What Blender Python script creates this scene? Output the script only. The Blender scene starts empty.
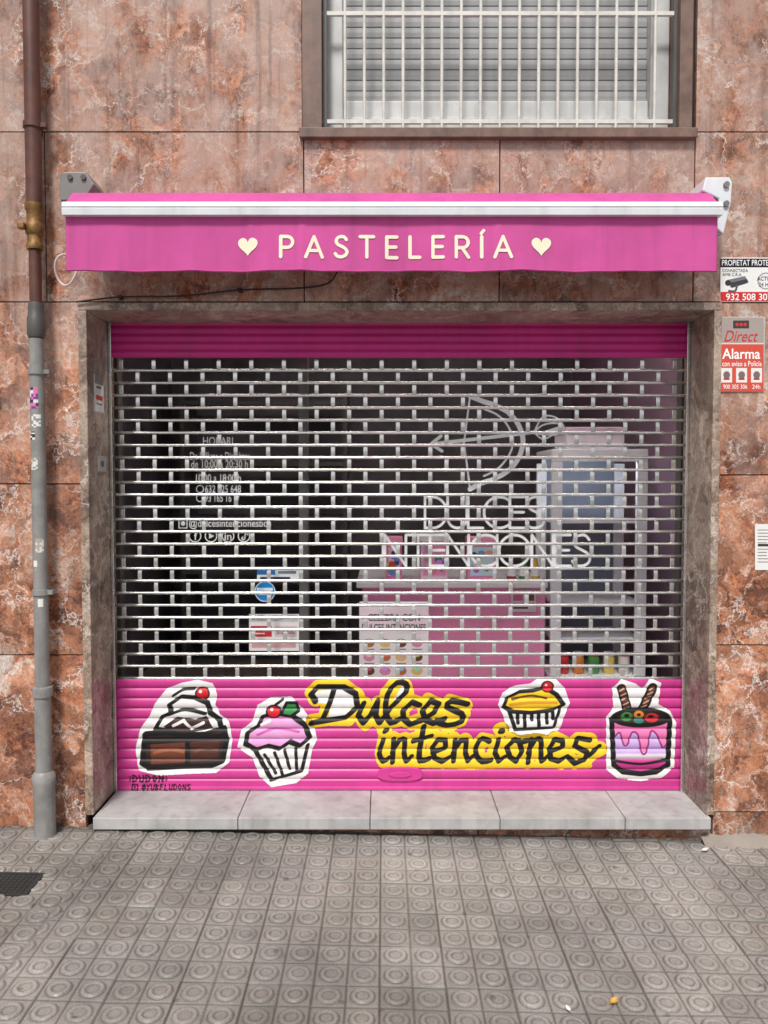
import bpy, bmesh, math, random
import numpy as np
from mathutils import Vector
random.seed(7); rng=np.random.default_rng(7)
sc=bpy.context.scene; COL=sc.collection
F=770.0; D=3.08; CH=1.43; TH=math.radians(2.2)
cT,sT=math.cos(TH),math.sin(TH)
SL=-0.022
def P(px,py,Y):
    u=(px-384)/F; v=(512-py)/F
    dy=cT+v*sT; dz=-sT+v*cT
    t=(Y+D)/dy
    return t*u, CH+t*dz
def X(px,Y,py=482): return P(px,py,Y)[0]
def Z(py,Y): return P(384,py,Y)[1]
def G(px,py):
    u=(px-384)/F; v=(512-py)/F
    dy=cT+v*sT; dz=-sT+v*cT
    t=CH/(SL*u-dz)
    return t*u, -D+t*dy
def gz(x): return SL*x
def lin(c):
    c=np.asarray(c,float)/255.0
    return np.where(c<=0.04045,c/12.92,((c+0.055)/1.055)**2.4)
def L4(c): return tuple(float(a) for a in lin(c))+(1.0,)

# ------------------------------------------------------------------ materials
def base_mat(name):
    m=bpy.data.materials.new(name); m.use_nodes=True; nt=m.node_tree; nt.nodes.clear()
    out=nt.nodes.new('ShaderNodeOutputMaterial'); b=nt.nodes.new('ShaderNodeBsdfPrincipled')
    nt.links.new(b.outputs[0],out.inputs[0]); return m,nt,b
def nd(nt,typ,props=None,**inp):
    n=nt.nodes.new(typ)
    for k,v in (props or {}).items(): setattr(n,k,v)
    for k,v in inp.items():
        s=n.inputs[k.replace('_',' ')]
        if isinstance(v,bpy.types.NodeSocket): nt.links.new(v,s)
        else: s.default_value=v
    return n
def put(nt,s,v):
    if isinstance(v,bpy.types.NodeSocket): nt.links.new(v,s)
    else: s.default_value=v
def mix(nt,fac,a,b,blend='MIX'):
    n=nt.nodes.new('ShaderNodeMix'); n.data_type='RGBA'; n.blend_type=blend; n.clamp_factor=True
    put(nt,n.inputs[0],fac); put(nt,n.inputs[6],a); put(nt,n.inputs[7],b); return n.outputs[2]
def ramp(nt,fac,stops):
    n=nt.nodes.new('ShaderNodeValToRGB'); e=n.color_ramp.elements
    while len(e)<len(stops): e.new(0.5)
    for i,(p,c) in enumerate(stops):
        e[i].position=p; e[i].color=(c,c,c,1) if isinstance(c,(int,float)) else c
    put(nt,n.inputs[0],fac); return n.outputs[0]
def math_(nt,op,a,b=0.0):
    n=nt.nodes.new('ShaderNodeMath'); n.operation=op; put(nt,n.inputs[0],a); put(nt,n.inputs[1],b); return n.outputs[0]
def vmath(nt,op,a,b):
    n=nt.nodes.new('ShaderNodeVectorMath'); n.operation=op; put(nt,n.inputs[0],a); put(nt,n.inputs[1],b); return n.outputs[0]
def pos(nt): return nt.nodes.new('ShaderNodeNewGeometry').outputs['Position']
def bump(nt,b,h,strength,dist=0.002):
    n=nd(nt,'ShaderNodeBump',None,Strength=strength,Distance=dist,Height=h); nt.links.new(n.outputs[0],b.inputs['Normal'])
def noi(nt,v,s,d=5.0,r=.6,dist=0.0,out='Fac'):
    return nd(nt,'ShaderNodeTexNoise',None,Vector=v,Scale=s,Detail=d,Roughness=r,Distortion=dist).outputs[out]
def maprange(nt,v,a,b,c,d):
    n=nd(nt,'ShaderNodeMapRange',None,Value=v)
    for i,q in enumerate((a,b,c,d)): n.inputs[i+1].default_value=q
    return n.outputs[0]
def scaled(nt,v,s):
    n=nd(nt,'ShaderNodeMapping',None,Vector=v); n.inputs['Scale'].default_value=s; return n.outputs[0]
def pm(name,rgb,rough=.5,metal=0.0,var=.18,scale=7,bmp=0.0,bscale=150,dirt=None,spec=.5,emit=0):
    m,nt,b=base_mat(name); p=pos(nt)
    n1=noi(nt,p,scale,4.0)
    c=mix(nt,1.0,L4(rgb),ramp(nt,n1,[(.3,1-var),(.7,1+var*.4)]),'MULTIPLY')
    if dirt:
        n2=noi(nt,scaled(nt,p,(14,14,1.1)),1.6,4.0,.5)
        c=mix(nt,ramp(nt,n2,[(.5,0.0),(.8,dirt)]),c,L4((70,60,52)))
    nt.links.new(c,b.inputs['Base Color']); b.inputs['Metallic'].default_value=metal
    nt.links.new(ramp(nt,n1,[(.2,max(0,rough-.1)),(.8,min(1,rough+.12))]),b.inputs['Roughness'])
    b.inputs['Specular IOR Level'].default_value=spec
    if bmp: bump(nt,b,noi(nt,p,bscale,3.0),bmp)
    if emit:
        nt.links.new(c,b.inputs['Emission Color']); b.inputs['Emission Strength'].default_value=emit
    return m
def attr_mat(name,rough=.5,var=.12,spec=.4,metal=0):
    m,nt,b=base_mat(name); a=nd(nt,'ShaderNodeAttribute',{'attribute_name':'Col'})
    c=mix(nt,1.0,a.outputs['Color'],ramp(nt,noi(nt,pos(nt),25.0,4.0),[(.3,1-var),(.7,1.0)]),'MULTIPLY')
    nt.links.new(c,b.inputs['Base Color']); b.inputs['Roughness'].default_value=rough
    b.inputs['Specular IOR Level'].default_value=spec; b.inputs['Metallic'].default_value=metal
    return m
def marble(name,stops,vein,dark,grey,gfac,rough=.35):
    m,nt,b=base_mat(name); p=pos(nt)
    off=nd(nt,'ShaderNodeAttribute',{'attribute_name':'off'}).outputs['Vector']
    v=vmath(nt,'ADD',p,off)
    w=vmath(nt,'SUBTRACT',noi(nt,v,4.2,6.0,.66,0,'Color'),(.5,.5,.5)); v2=vmath(nt,'ADD',v,vmath(nt,'MULTIPLY',w,(.5,.5,.5)))
    nA=noi(nt,v2,4.4,8.0,.72,.8)
    c=ramp(nt,nA,[(q,L4(k)) for q,k in stops])
    cell=nd(nt,'ShaderNodeTexVoronoi',None,Vector=v2,Scale=12.0).outputs['Color']
    c=mix(nt,1.0,c,ramp(nt,cell,[(.1,.64),(.55,1.0),(.95,1.28)]),'MULTIPLY')
    nB=noi(nt,v,5.0,5.0,.7)
    d2=nd(nt,'ShaderNodeTexVoronoi',{'feature':'DISTANCE_TO_EDGE'},Vector=v2,Scale=12.0).outputs['Distance']
    c=mix(nt,math_(nt,'MULTIPLY',ramp(nt,d2,[(0,.9),(.02,.5),(.06,0.0)]),ramp(nt,nB,[(.46,0.0),(.58,1.0)])),c,L4(dark))
    c=mix(nt,math_(nt,'MULTIPLY',ramp(nt,d2,[(0,.8),(.014,.45),(.04,0.0)]),ramp(nt,nB,[(.38,1.0),(.48,0.0)])),c,L4(vein))
    d1=nd(nt,'ShaderNodeTexVoronoi',{'feature':'DISTANCE_TO_EDGE'},Vector=v2,Scale=3.8).outputs['Distance']
    c=mix(nt,math_(nt,'MULTIPLY',ramp(nt,d1,[(0,1.0),(.008,.75),(.022,0.0)]),ramp(nt,nB,[(.44,1.0),(.62,0.2)])),c,L4(vein))
    blot=noi(nt,v2,11.0,6.0,.74)
    c=mix(nt,ramp(nt,blot,[(.57,0.0),(.65,.65)]),c,L4(vein))
    c=mix(nt,ramp(nt,blot,[(.35,.9),(.43,0.0)]),c,L4(dark))
    sp=noi(nt,v,75.0,4.0,.72)
    c=mix(nt,1.0,c,ramp(nt,sp,[(.32,.70),(.66,1.16)]),'MULTIPLY')
    z=nd(nt,'ShaderNodeSeparateXYZ',None,Vector=p).outputs['Z']
    zf=maprange(nt,z,1.0,2.4,.12,1.0)
    nW=noi(nt,scaled(nt,p,(2.6,2.6,1.4)),2.2,8.0,.72)
    wf=math_(nt,'MULTIPLY',math_(nt,'MULTIPLY',ramp(nt,nW,[(.40,.05),(.54,1.0)]),zf),gfac)
    c=mix(nt,wf,c,L4(grey))
    nS=noi(nt,scaled(nt,p,(18,18,.8)),1.4,5.0,.6)
    c=mix(nt,math_(nt,'MULTIPLY',ramp(nt,nS,[(.54,0.0),(.72,.55)]),zf),c,L4((86,60,56)))
    c=mix(nt,math_(nt,'MULTIPLY',ramp(nt,nS,[(.30,.45),(.40,0.0)]),zf),c,L4((200,186,182)))
    ox=nd(nt,'ShaderNodeSeparateXYZ',None,Vector=off).outputs['X']
    c=mix(nt,1.0,c,ramp(nt,math_(nt,'DIVIDE',ox,20.0),[(0.0,.98),(.5,.82),(1.0,1.06)]),'MULTIPLY')
    gf=maprange(nt,z,0.0,.35,.5,0.0)
    c=mix(nt,math_(nt,'MULTIPLY',gf,nB),c,L4((70,60,54)))
    nt.links.new(c,b.inputs['Base Color'])
    nt.links.new(ramp(nt,nW,[(.3,rough-.14),(.7,rough+.2)]),b.inputs['Roughness'])
    bump(nt,b,sp,.10,.001)
    return m
M={}
M['marble']=marble('red_marble',[(.36,(90,50,38)),(.43,(142,86,60)),(.49,(188,122,86)),(.54,(196,134,102)),(.59,(208,166,142)),(.66,(224,210,200))],(240,228,220),(80,42,34),(190,164,152),.66,.24)
M['trim']=marble('trim_marble',[(.36,(92,70,58)),(.44,(138,114,98)),(.50,(168,146,128)),(.56,(178,154,134)),(.64,(202,184,168))],(222,210,198),(86,62,50),(158,142,130),.45,.36)
M['mortar']=pm('mortar',(150,140,130),.9,bmp=.3,bscale=60)
M['wallback']=pm('joint_mortar',(62,50,46),.95)
M['stone']=pm('grey_stone',(184,182,180),.5,var=.22,scale=9,bmp=.1,dirt=.3)
M['pink']=pm('pink_fabric',(206,88,156),.8,var=.14,scale=5,bmp=.15,bscale=500,dirt=.2,spec=.2)
M['white_metal']=pm('white_coated_metal',(226,228,232),.4,var=.08,dirt=.15)
M['dark_metal']=pm('dark_bracket_metal',(134,130,128),.45,.3)
M['galv']=pm('galvanised_steel',(226,225,222),.22,.88,var=.2,scale=14)
M['shutter_pink']=pm('pink_shutter_paint',(208,58,144),.38,var=.16,scale=4,dirt=.22)
M['shutter_top']=pm('shaded_shutter_paint',(206,42,136),.45,var=.15,scale=4,dirt=.2)  # shutter pink with the shade on the upper slats put into the colour
M['mural']=attr_mat('spray_paint',.5)
M['print']=attr_mat('printed_face',.4,.05)
M['cream']=pm('cream_print',(246,236,208),.7,var=.05)
M['black']=pm('black_print',(22,20,22),.6,var=.05)
M['whitep']=pm('white_print',(252,252,252),.5,var=.03)
M['red']=pm('red_print',(205,40,40),.5,var=.05)
M['brownpipe']=pm('brown_pipe_paint',(100,62,52),.45,var=.3,dirt=.3,scale=14)
M['greypipe']=pm('grey_pipe_paint',(148,146,143),.45,var=.25,scale=16,dirt=.4)
M['brass']=pm('worn_brass',(150,112,66),.5,.4,var=.5,scale=40)
M['darkgrey']=pm('dark_grey_paint',(88,86,84),.5,var=.2)
M['iron']=pm('cast_iron',(62,62,62),.6,.3,bmp=.3)
M['blind']=pm('pale_blind_plastic',(156,157,157),.5,var=.08,dirt=.25)
M['alu']=pm('window_aluminium',(200,200,198),.45,.1,dirt=.25)
M['brownstone']=pm('brown_window_stone',(124,98,86),.5,var=.4,scale=18,dirt=.35)
M['bar']=pm('painted_bars',(220,216,208),.45,.0,var=.2,scale=20)
M['indark']=pm('painted_reflection_interior',(112,106,110),.6,var=.6,scale=2.2)  # mottled grey painted in to stand for street reflections on the glass
M['inside']=pm('mauve_interior_paint',(150,122,138),.6,var=.2,scale=2)
M['inpink']=pm('pale_pink_interior_paint',(226,200,214),.6)
M['fridgeback']=pm('grey_blue_fridge_lining',(128,134,148),.4,var=.1)
M['palebox']=pm('pale_box_card',(236,226,234),.6)
M['infloor']=pm('shop_floor',(150,140,134),.4)
M['counter']=pm('pink_counter_laminate',(252,160,200),.4,var=.06)
M['top']=pm('white_countertop',(250,248,248),.3,var=.05)
M['fridge']=pm('white_fridge_enamel',(250,252,254),.35,var=.03)
M['lamp']=pm('added_fridge_lamp',(235,244,255),.4,var=.02,emit=16)  # glow added to brighten the fridge
M['tube']=pm('added_shop_tube',(255,246,240),.4,var=.02,emit=30)  # added fill light for the dim shop interior
M['lidw']=pm('white_lid',(240,240,240),.4)
M['cord']=pm('pale_cord',(205,190,190),.6)
M['cable']=pm('black_cable',(40,36,36),.6)
M['leaf']=pm('dry_leaf',(200,160,70),.7,var=.3,scale=60)
M['litter']=pm('pale_litter',(222,218,210),.8)
# pavement
m,nt,b=base_mat('cement_tile'); p=pos(nt); a=nd(nt,'ShaderNodeAttribute',{'attribute_name':'Col'}).outputs['Color']
n1=noi(nt,p,1.3,6.0,.65); n2=noi(nt,p,170.0,3.0,.7); n3=noi(nt,p,9.0,5.0,.7)
c=mix(nt,1.0,a,ramp(nt,n1,[(.34,.62),(.64,1.25)]),'MULTIPLY'); c=mix(nt,1.0,c,ramp(nt,n2,[(.3,.75),(.7,1.2)]),'MULTIPLY')
c=mix(nt,ramp(nt,n3,[(.58,0.0),(.74,.5)]),c,L4((82,76,72)))
nt.links.new(c,b.inputs['Base Color']); nt.links.new(ramp(nt,n3,[(.3,.30),(.7,.58)]),b.inputs['Roughness']); bump(nt,b,n2,.3,.0015); M['tile']=m
M['ground']=pm('ground_cement',(138,132,126),.8,bmp=.3,bscale=60)

# ------------------------------------------------------------------ objects
def wl(o):
    v=Vector((0,0,0))
    while o is not None: v=v+o.location; o=o.parent
    return v
def thing(name,label,cat,loc,group=None):
    o=bpy.data.objects.new(name,None); o.empty_display_size=.1; COL.objects.link(o); o.location=loc
    o['label']=label; o['category']=cat
    if group: o['group']=group
    return o
def link(name,me,mat,parent=None):
    o=bpy.data.objects.new(name,me); COL.objects.link(o); me.materials.append(mat)
    if parent is not None: o.parent=parent
    return o
class MB:
    def __init__(s): s.v=[]; s.f=[]; s.off=[]
    def add(s,vs,fs,off=(0,0,0)):
        n=len(s.v); s.v+=[tuple(map(float,q)) for q in vs]; s.f+=[tuple(n+i for i in q) for q in fs]; s.off+=[off]*len(vs)
    def box(s,x0,x1,y0,y1,z0,z1,off=(0,0,0)):
        s.add([(x0,y0,z0),(x1,y0,z0),(x1,y1,z0),(x0,y1,z0),(x0,y0,z1),(x1,y0,z1),(x1,y1,z1),(x0,y1,z1)],
              [(0,3,2,1),(4,5,6,7),(0,1,5,4),(1,2,6,5),(2,3,7,6),(3,0,4,7)],off); return s
    def prism(s,pts,a0,a1,axis='x'):
        n=len(pts)
        mk={'x':lambda a,p:(a,p[0],p[1]),'y':lambda a,p:(p[0],a,p[1]),'z':lambda a,p:(p[0],p[1],a)}[axis]
        s.add([mk(a0,q) for q in pts]+[mk(a1,q) for q in pts],
              [tuple(range(n)),tuple(range(2*n-1,n-1,-1))]+[(i,(i+1)%n,n+(i+1)%n,n+i) for i in range(n)]); return s
    def lathe(s,cx,cy,prof,n=24):
        vs=[]; fs=[]
        for r,z in prof:
            for k in range(n): a=2*math.pi*k/n; vs.append((cx+r*math.cos(a),cy+r*math.sin(a),z))
        for i in range(len(prof)-1):
            for k in range(n): fs.append((i*n+k,i*n+(k+1)%n,(i+1)*n+(k+1)%n,(i+1)*n+k))
        fs.append(tuple(range(n-1,-1,-1))); fs.append(tuple((len(prof)-1)*n+k for k in range(n)))
        s.add(vs,fs); return s
    def tube(s,path,r,n=8):
        vs=[]; fs=[]; path=[Vector(q) for q in path]
        for i,q in enumerate(path):
            t=(path[min(i+1,len(path)-1)]-path[max(i-1,0)]).normalized()
            u=t.cross(Vector((0,0,1)))
            if u.length<.05: u=t.cross(Vector((0,1,0)))
            u.normalize(); w=t.cross(u)
            for k in range(n): a=2*math.pi*k/n; vs.append(q+r*(math.cos(a)*u+math.sin(a)*w))
        for i in range(len(path)-1):
            for k in range(n): fs.append((i*n+k,i*n+(k+1)%n,(i+1)*n+(k+1)%n,(i+1)*n+k))
        fs.append(tuple(range(n-1,-1,-1))); fs.append(tuple((len(path)-1)*n+k for k in range(n)))
        s.add(vs,fs); return s
    def build(s,name,mat,parent=None,bevel=0,smooth=False,kind=None,seg=2):
        o0=wl(parent); me=bpy.data.meshes.new(name)
        me.from_pydata([(a-o0.x,b-o0.y,c-o0.z) for a,b,c in s.v],[],s.f)
        bm=bmesh.new(); bm.from_mesh(me); bmesh.ops.recalc_face_normals(bm,faces=bm.faces); bm.to_mesh(me); bm.free()
        if any(q!=(0,0,0) for q in s.off):
            at=me.attributes.new('off','FLOAT_VECTOR','POINT'); at.data.foreach_set('vector',np.array(s.off,float).ravel())
        if smooth:
            me.shade_smooth()
            try: me.set_sharp_from_angle(angle=math.radians(42))
            except Exception: pass
        o=link(name,me,mat,parent)
        if bevel:
            bv=o.modifiers.new('bevel','BEVEL'); bv.width=bevel; bv.segments=seg; bv.limit_method='ANGLE'; bv.angle_limit=math.radians(35)
        if kind: o['kind']=kind
        return o
def gridmesh(name,V,faces,mat,parent=None,col=None,smooth=True):
    o0=wl(parent); V=V-np.array([o0.x,o0.y,o0.z]); me=bpy.data.meshes.new(name)
    me.from_pydata(V.astype(np.float32),[],faces)
    if col is not None:
        a=me.color_attributes.new('Col','FLOAT_COLOR','POINT'); a.data.foreach_set('color',np.concatenate([col,np.ones((len(col),1))],1).astype(np.float32).ravel())
    if smooth: me.shade_smooth()
    return link(name,me,mat,parent)
def gridfaces(h,w):
    i=np.arange(h*w).reshape(h,w)
    return np.stack([i[1:,:-1].ravel(),i[1:,1:].ravel(),i[:-1,1:].ravel(),i[:-1,:-1].ravel()],1)

def catmull(pts,closed=False,k=8):
    p=np.array(pts,float); n=len(p); out=[]
    if n<3 and not closed: return p
    idx=range(n) if closed else range(n-1)
    for i in idx:
        if closed: a,b,c,d=p[(i-1)%n],p[i],p[(i+1)%n],p[(i+2)%n]
        else: a,b,c,d=p[max(i-1,0)],p[i],p[i+1],p[min(i+2,n-1)]
        for t in np.arange(k)/k: out.append(.5*((2*b)+(-a+c)*t+(2*a-5*b+4*c-d)*t*t+(-a+3*b-3*c+d)*t**3))
    if not closed: out.append(p[-1])
    return np.array(out)
class Paint:
    def __init__(s,x0,y0,x1,y1,S=3,bg=None):
        s.S=S; s.x0=x0; s.y0=y0; xs=np.arange(x0,x1+1e-6,1/S); ys=np.arange(y0,y1+1e-6,1/S)
        s.X,s.Y=np.meshgrid(xs,ys); s.C=np.zeros(s.X.shape+(3,)); s.A=np.zeros(s.X.shape)
        if bg is not None: s.C[:]=lin(bg); s.A[:]=1
    def win(s,x0,y0,x1,y1):
        h,w=s.A.shape; a=int(max(0,(y0-s.y0)*s.S-2)); b=int(min(h,(y1-s.y0)*s.S+3)); c=int(max(0,(x0-s.x0)*s.S-2)); d=int(min(w,(x1-s.x0)*s.S+3))
        return slice(a,max(a,b)),slice(c,max(c,d))
    def blend(s,w,m,c):
        c=lin(c); A=s.A[w]; C=s.C[w]; m3=m[...,None]
        s.C[w]=np.where((A<.01)[...,None],np.where(m3>0,c,C),C*(1-m3)+c*m3); s.A[w]=np.maximum(A,m)
    def stroke(s,pts,wd,c,closed=False,smooth=True,nib=None):
        p=catmull(pts,closed) if smooth else np.array(pts,float)
        if closed: p=np.vstack([p,p[:1]])
        w=s.win(p[:,0].min()-wd,p[:,1].min()-wd,p[:,0].max()+wd,p[:,1].max()+wd); x=s.X[w]; y=s.Y[w]
        if x.size==0: return
        q=1.0
        if nib:
            ca,sa=math.cos(nib[0]),math.sin(nib[0]); q=nib[1]
            tf=lambda x,y:(x*ca+y*sa,(-x*sa+y*ca)*q)
            x,y=tf(x,y); p=np.stack(tf(p[:,0],p[:,1]),1)
        d=np.full(x.shape,1e9)
        for a,b in zip(p[:-1],p[1:]):
            e=b-a; l=max(e@e,1e-9); t=np.clip(((x-a[0])*e[0]+(y-a[1])*e[1])/l,0,1)
            d=np.minimum(d,np.hypot(x-a[0]-t*e[0],y-a[1]-t*e[1]))
        s.blend(w,np.clip((wd/2-d)*s.S/q+.5,0,1),c)
    def poly(s,pts,c,smooth=False):
        p=catmull(pts,True) if smooth else np.array(pts,float)
        w=s.win(p[:,0].min(),p[:,1].min(),p[:,0].max(),p[:,1].max()); x=s.X[w]; y=s.Y[w]; ins=np.zeros(x.shape,bool)
        for a,b in zip(p,np.roll(p,-1,0)):
            if a[1]==b[1]: continue
            ins^=((a[1]>y)!=(b[1]>y))&(x<(b[0]-a[0])*(y-a[1])/(b[1]-a[1])+a[0])
        s.blend(w,ins.astype(float),c)
    def rect(s,x0,y0,x1,y1,c): s.poly([(x0,y0),(x1,y0),(x1,y1),(x0,y1)],c)
    def ell(s,cx,cy,rx,ry,c):
        w=s.win(cx-rx,cy-ry,cx+rx,cy+ry); q=np.hypot((s.X[w]-cx)/rx,(s.Y[w]-cy)/ry)
        s.blend(w,np.clip((1-q)*min(rx,ry)*s.S+.5,0,1),c)
    def mesh(s,name,mat,parent,fn):
        k=s.A>.5; q=k[:-1,:-1]&k[1:,:-1]&k[:-1,1:]&k[1:,1:]; f=gridfaces(*k.shape)[q.ravel()]
        used=np.unique(f); mp=np.full(k.size,-1); mp[used]=np.arange(len(used))
        x,y,z=fn(s.X.ravel()[used],s.Y.ravel()[used])
        return gridmesh(name,np.stack([x,y,z],1),mp[f],mat,parent,s.C.reshape(-1,3)[used])
def flat(Y):
    def fn(px,py): x,z=P(px,py,Y); return x,np.full_like(x,Y),z
    return fn
def texts(name,items,mat,parent,fn):
    for it in items:
        s,bx=it[0],it[1]; kw=it[2] if len(it)>2 else {}
        cu=bpy.data.curves.new('txt','FONT'); cu.body=s; cu.size=1; cu.resolution_u=4
        cu.space_character=kw.get('sp',1.0); cu.offset=kw.get('off',0.0); cu.shear=kw.get('shear',0.0)
        ob=bpy.data.objects.new('txt',cu); COL.objects.link(ob)
        dg=bpy.context.evaluated_depsgraph_get(); me=bpy.data.meshes.new_from_object(ob.evaluated_get(dg))
        co=np.zeros(len(me.vertices)*3); me.vertices.foreach_get('co',co); co=co.reshape(-1,3)
        fs=[tuple(p.vertices) for p in me.polygons]
        bpy.data.objects.remove(ob); bpy.data.curves.remove(cu); bpy.data.meshes.remove(me)
        if len(co)==0: continue
        lo=co.min(0); hi=co.max(0)
        px=bx[0]+(co[:,0]-lo[0])/max(hi[0]-lo[0],1e-6)*(bx[2]-bx[0]); py=bx[3]-(co[:,1]-lo[1])/max(hi[1]-lo[1],1e-6)*(bx[3]-bx[1])
        x,y,z=fn(px,py); V=np.stack([x,y,z],1)
        o0=wl(parent); V=V-np.array([o0.x,o0.y,o0.z]); me=bpy.data.meshes.new(name); me.from_pydata(V.tolist(),[],fs)
        link(name,me,mat,parent)
# even-stroke capitals
def arc(cx,cy,rx,ry,a0,a1,n=14): return [(cx+rx*math.cos(math.radians(a)),cy+ry*math.sin(math.radians(a))) for a in np.linspace(a0,a1,n)]
PB=[(0,1),(0,0),(.28,0)]+arc(.3,.27,.28,.27,-90,90)+[(0,.54)]
SS=list(map(tuple,catmull([(.54,.15),(.44,.03),(.29,0),(.11,.07),(.05,.23),(.12,.38),(.30,.48),(.48,.59),(.57,.75),(.49,.92),(.29,1),(.10,.96),(0,.84)])))
CAPS={'P':(.58,[PB]),'R':(.60,[PB,[(.28,.54),(.60,1)]]),'A':(.80,[[(0,1),(.4,0),(.8,1)],[(.13,.68),(.67,.68)]]),'S':(.57,[SS]),'T':(.66,[[(0,0),(.66,0)],[(.33,0),(.33,1)]]),
 'E':(.50,[[(.5,0),(0,0),(0,1),(.5,1)],[(0,.49),(.45,.49)]]),'L':(.48,[[(0,0),(0,1),(.48,1)]]),'I':(.0,[[(0,0),(0,1)]]),'Í':(.0,[[(0,0),(0,1)],[(-.02,-.16),(.10,-.30)]]),
 'D':(.70,[[(0,1),(0,0),(.25,0)]+arc(.25,.5,.45,.5,-90,90)+[(0,1)]]),'U':(.62,[[(0,0),(0,.66)]+arc(.31,.68,.31,.32,180,0)+[(.62,0)]]),'C':(.80,[arc(.5,.5,.5,.5,-48,-312,26)]),'N':(.68,[[(0,1),(0,0),(.68,1),(.68,0)]]),'O':(1.0,[arc(.5,.5,.5,.5,0,360,36)])}
def caps(word,x0,x1,y0,y1,wd,colr,mat,name,parent,fn,S=4):
    h=y1-y0; tw=sum(CAPS[c][0] for c in word)*h; gap=(x1-x0-tw)/(len(word)-1)
    p=Paint(x0-6,y0-h*.45,x1+6,y1+5,S); x=x0
    for ch in word:
        w_,st_=CAPS[ch]
        for s_ in st_: p.stroke([(x+a*h,y0+b*h) for a,b in s_],wd,colr,smooth=False)
        x+=w_*h+gap
    return p.mesh(name,mat,parent,fn)

# ------------------------------------------------------------------ world, sun, camera
w=bpy.data.worlds.new('World'); sc.world=w; w.use_nodes=True; nt=w.node_tree
bg=nt.nodes['Background']; sky=nt.nodes.new('ShaderNodeTexSky'); sky.sky_type='NISHITA'; sky.sun_disc=False
EL=math.radians(54); S=Vector((-.22,-1,0)).normalized()
sky.sun_elevation=EL; sky.sun_rotation=math.atan2(S.x,S.y); sky.air_density=1.0; sky.dust_density=2.0
hs=nt.nodes.new('ShaderNodeHueSaturation'); hs.inputs['Saturation'].default_value=.35
nt.links.new(sky.outputs[0],hs.inputs['Color']); nt.links.new(hs.outputs[0],bg.inputs[0]); bg.inputs[1].default_value=.11
ld=bpy.data.lights.new('sun','SUN'); ld.energy=3.2; ld.angle=math.radians(11); ld.color=(1,.97,.93)
lo=bpy.data.objects.new('sun',ld); COL.objects.link(lo)
dv=Vector((-S.x*math.cos(EL),-S.y*math.cos(EL),-math.sin(EL))); lo.rotation_euler=dv.to_track_quat('-Z','Y').to_euler(); lo.location=(-2,-6,8)
cd=bpy.data.cameras.new('camera'); cam=bpy.data.objects.new('camera',cd); COL.objects.link(cam); sc.camera=cam
cam.location=(0,-D,CH); cam.rotation_euler=(math.pi/2-TH,0,0); cd.sensor_fit='HORIZONTAL'; cd.sensor_width=36; cd.lens=36*F/768; cd.clip_end=300; cd.clip_start=.02
sc.view_settings.view_transform='Standard'; sc.view_settings.look='None'; sc.view_settings.exposure=0

# ------------------------------------------------------------------ ground and pavement
g=MB(); q=40; g.add([(-q,-q,gz(-q)-.02),(q,-q,gz(q)-.02),(q,q,gz(q)-.02),(-q,q,gz(-q)-.02)],[(0,1,2,3)]); g.build('ground',M['ground'],kind='structure')
st=.003; c2=.009; CE=.094
xs=np.concatenate([np.arange(-3.4,-1.85,c2),np.arange(-1.85,1.85,st),np.arange(1.85,3.4,c2)]); ys=np.concatenate([np.arange(.025,-1.2,-st),np.arange(-1.2,-2.9,-c2)]); XX,YY=np.meshgrid(xs,ys)
seam=-1.085
cx=np.where(XX<seam,XX+.037,XX+.012)/CE; cy=np.where(XX<seam,YY+.03,YY+.004+.004*XX)/CE
fx=cx-np.floor(cx)-.5; fy=cy-np.floor(cy)-.5; r=np.hypot(fx,fy)*CE
R2=lambda:rng.random((200,200))
tx=np.floor(cx/2).astype(int)%200; ty=np.floor(cy/2).astype(int)%200; ix=np.floor(cx).astype(int)%200; iy=np.floor(cy).astype(int)%200
t1=R2()[tx,ty]; t2=R2()[tx,ty]; t3=R2()[tx,ty]; cellr=R2()[ix,iy]; worn=R2()[ix,iy]
def sm(x,a,b): t=np.clip((x-a)/(b-a),0,1); return t*t*(3-2*t)
edge=np.minimum(.5-np.abs(fx),.5-np.abs(fy))*CE
h2x=cx/2-np.floor(cx/2)-.5; h2y=cy/2-np.floor(cy/2)-.5; tedge=np.minimum(.5-np.abs(h2x),.5-np.abs(h2y))*CE*2
amp=.75+.5*worn
H=.0048*amp*(1-sm(r,.0300,.0335)); H-=.0034*amp*(1-sm(r,.0185,.0220))
gro=1-sm(edge,.0012,.0046); tg=1-sm(tedge,.001,.0045); moat=np.exp(-((r-.0350)/.0026)**2); imo=np.exp(-((r-.0178)/.0022)**2)
H-=.0030*gro+.0010*tg+.0012*moat
H+=(t1-.5)*.002+(t2-.5)*.005*h2x*2+(t3-.5)*.005*h2y*2
inseam=np.exp(-((XX-seam)/.007)**2); H-=.002*inseam
cav=.52*gro+.10*tg+.42*imo*amp+.48*moat*amp
Vn=(.98+.18*(t1-.5)+.10*(t2-.5)+.14*(cellr-.5))*(1-np.clip(cav,0,.68))
Vn*=1+.12*np.exp(-((r-.026)/.004)**2)
Vn*=np.where(XX<seam,1.08,1.0); Vn=Vn*(1-inseam)+inseam*.85
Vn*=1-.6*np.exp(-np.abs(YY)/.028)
for _ in range(90):
    a,b_,s_=rng.uniform(-1.8,1.8),rng.uniform(-1.2,0),rng.uniform(.005,.015)
    jx=(xs>a-.05)&(xs<a+.05); jy=(ys>b_-.05)&(ys<b_+.05); sub=np.ix_(jy,jx)
    Vn[sub]*=1-.38*(1-sm(np.hypot(XX[sub]-a,(YY[sub]-b_)*1.2),s_*.7,s_))
CVX,CVY=G(14,884); incov=(np.abs(XX-CVX+.012)<.088)&(np.abs(YY-CVY)<.076)
H=np.where(incov,-.012,H)
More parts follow.
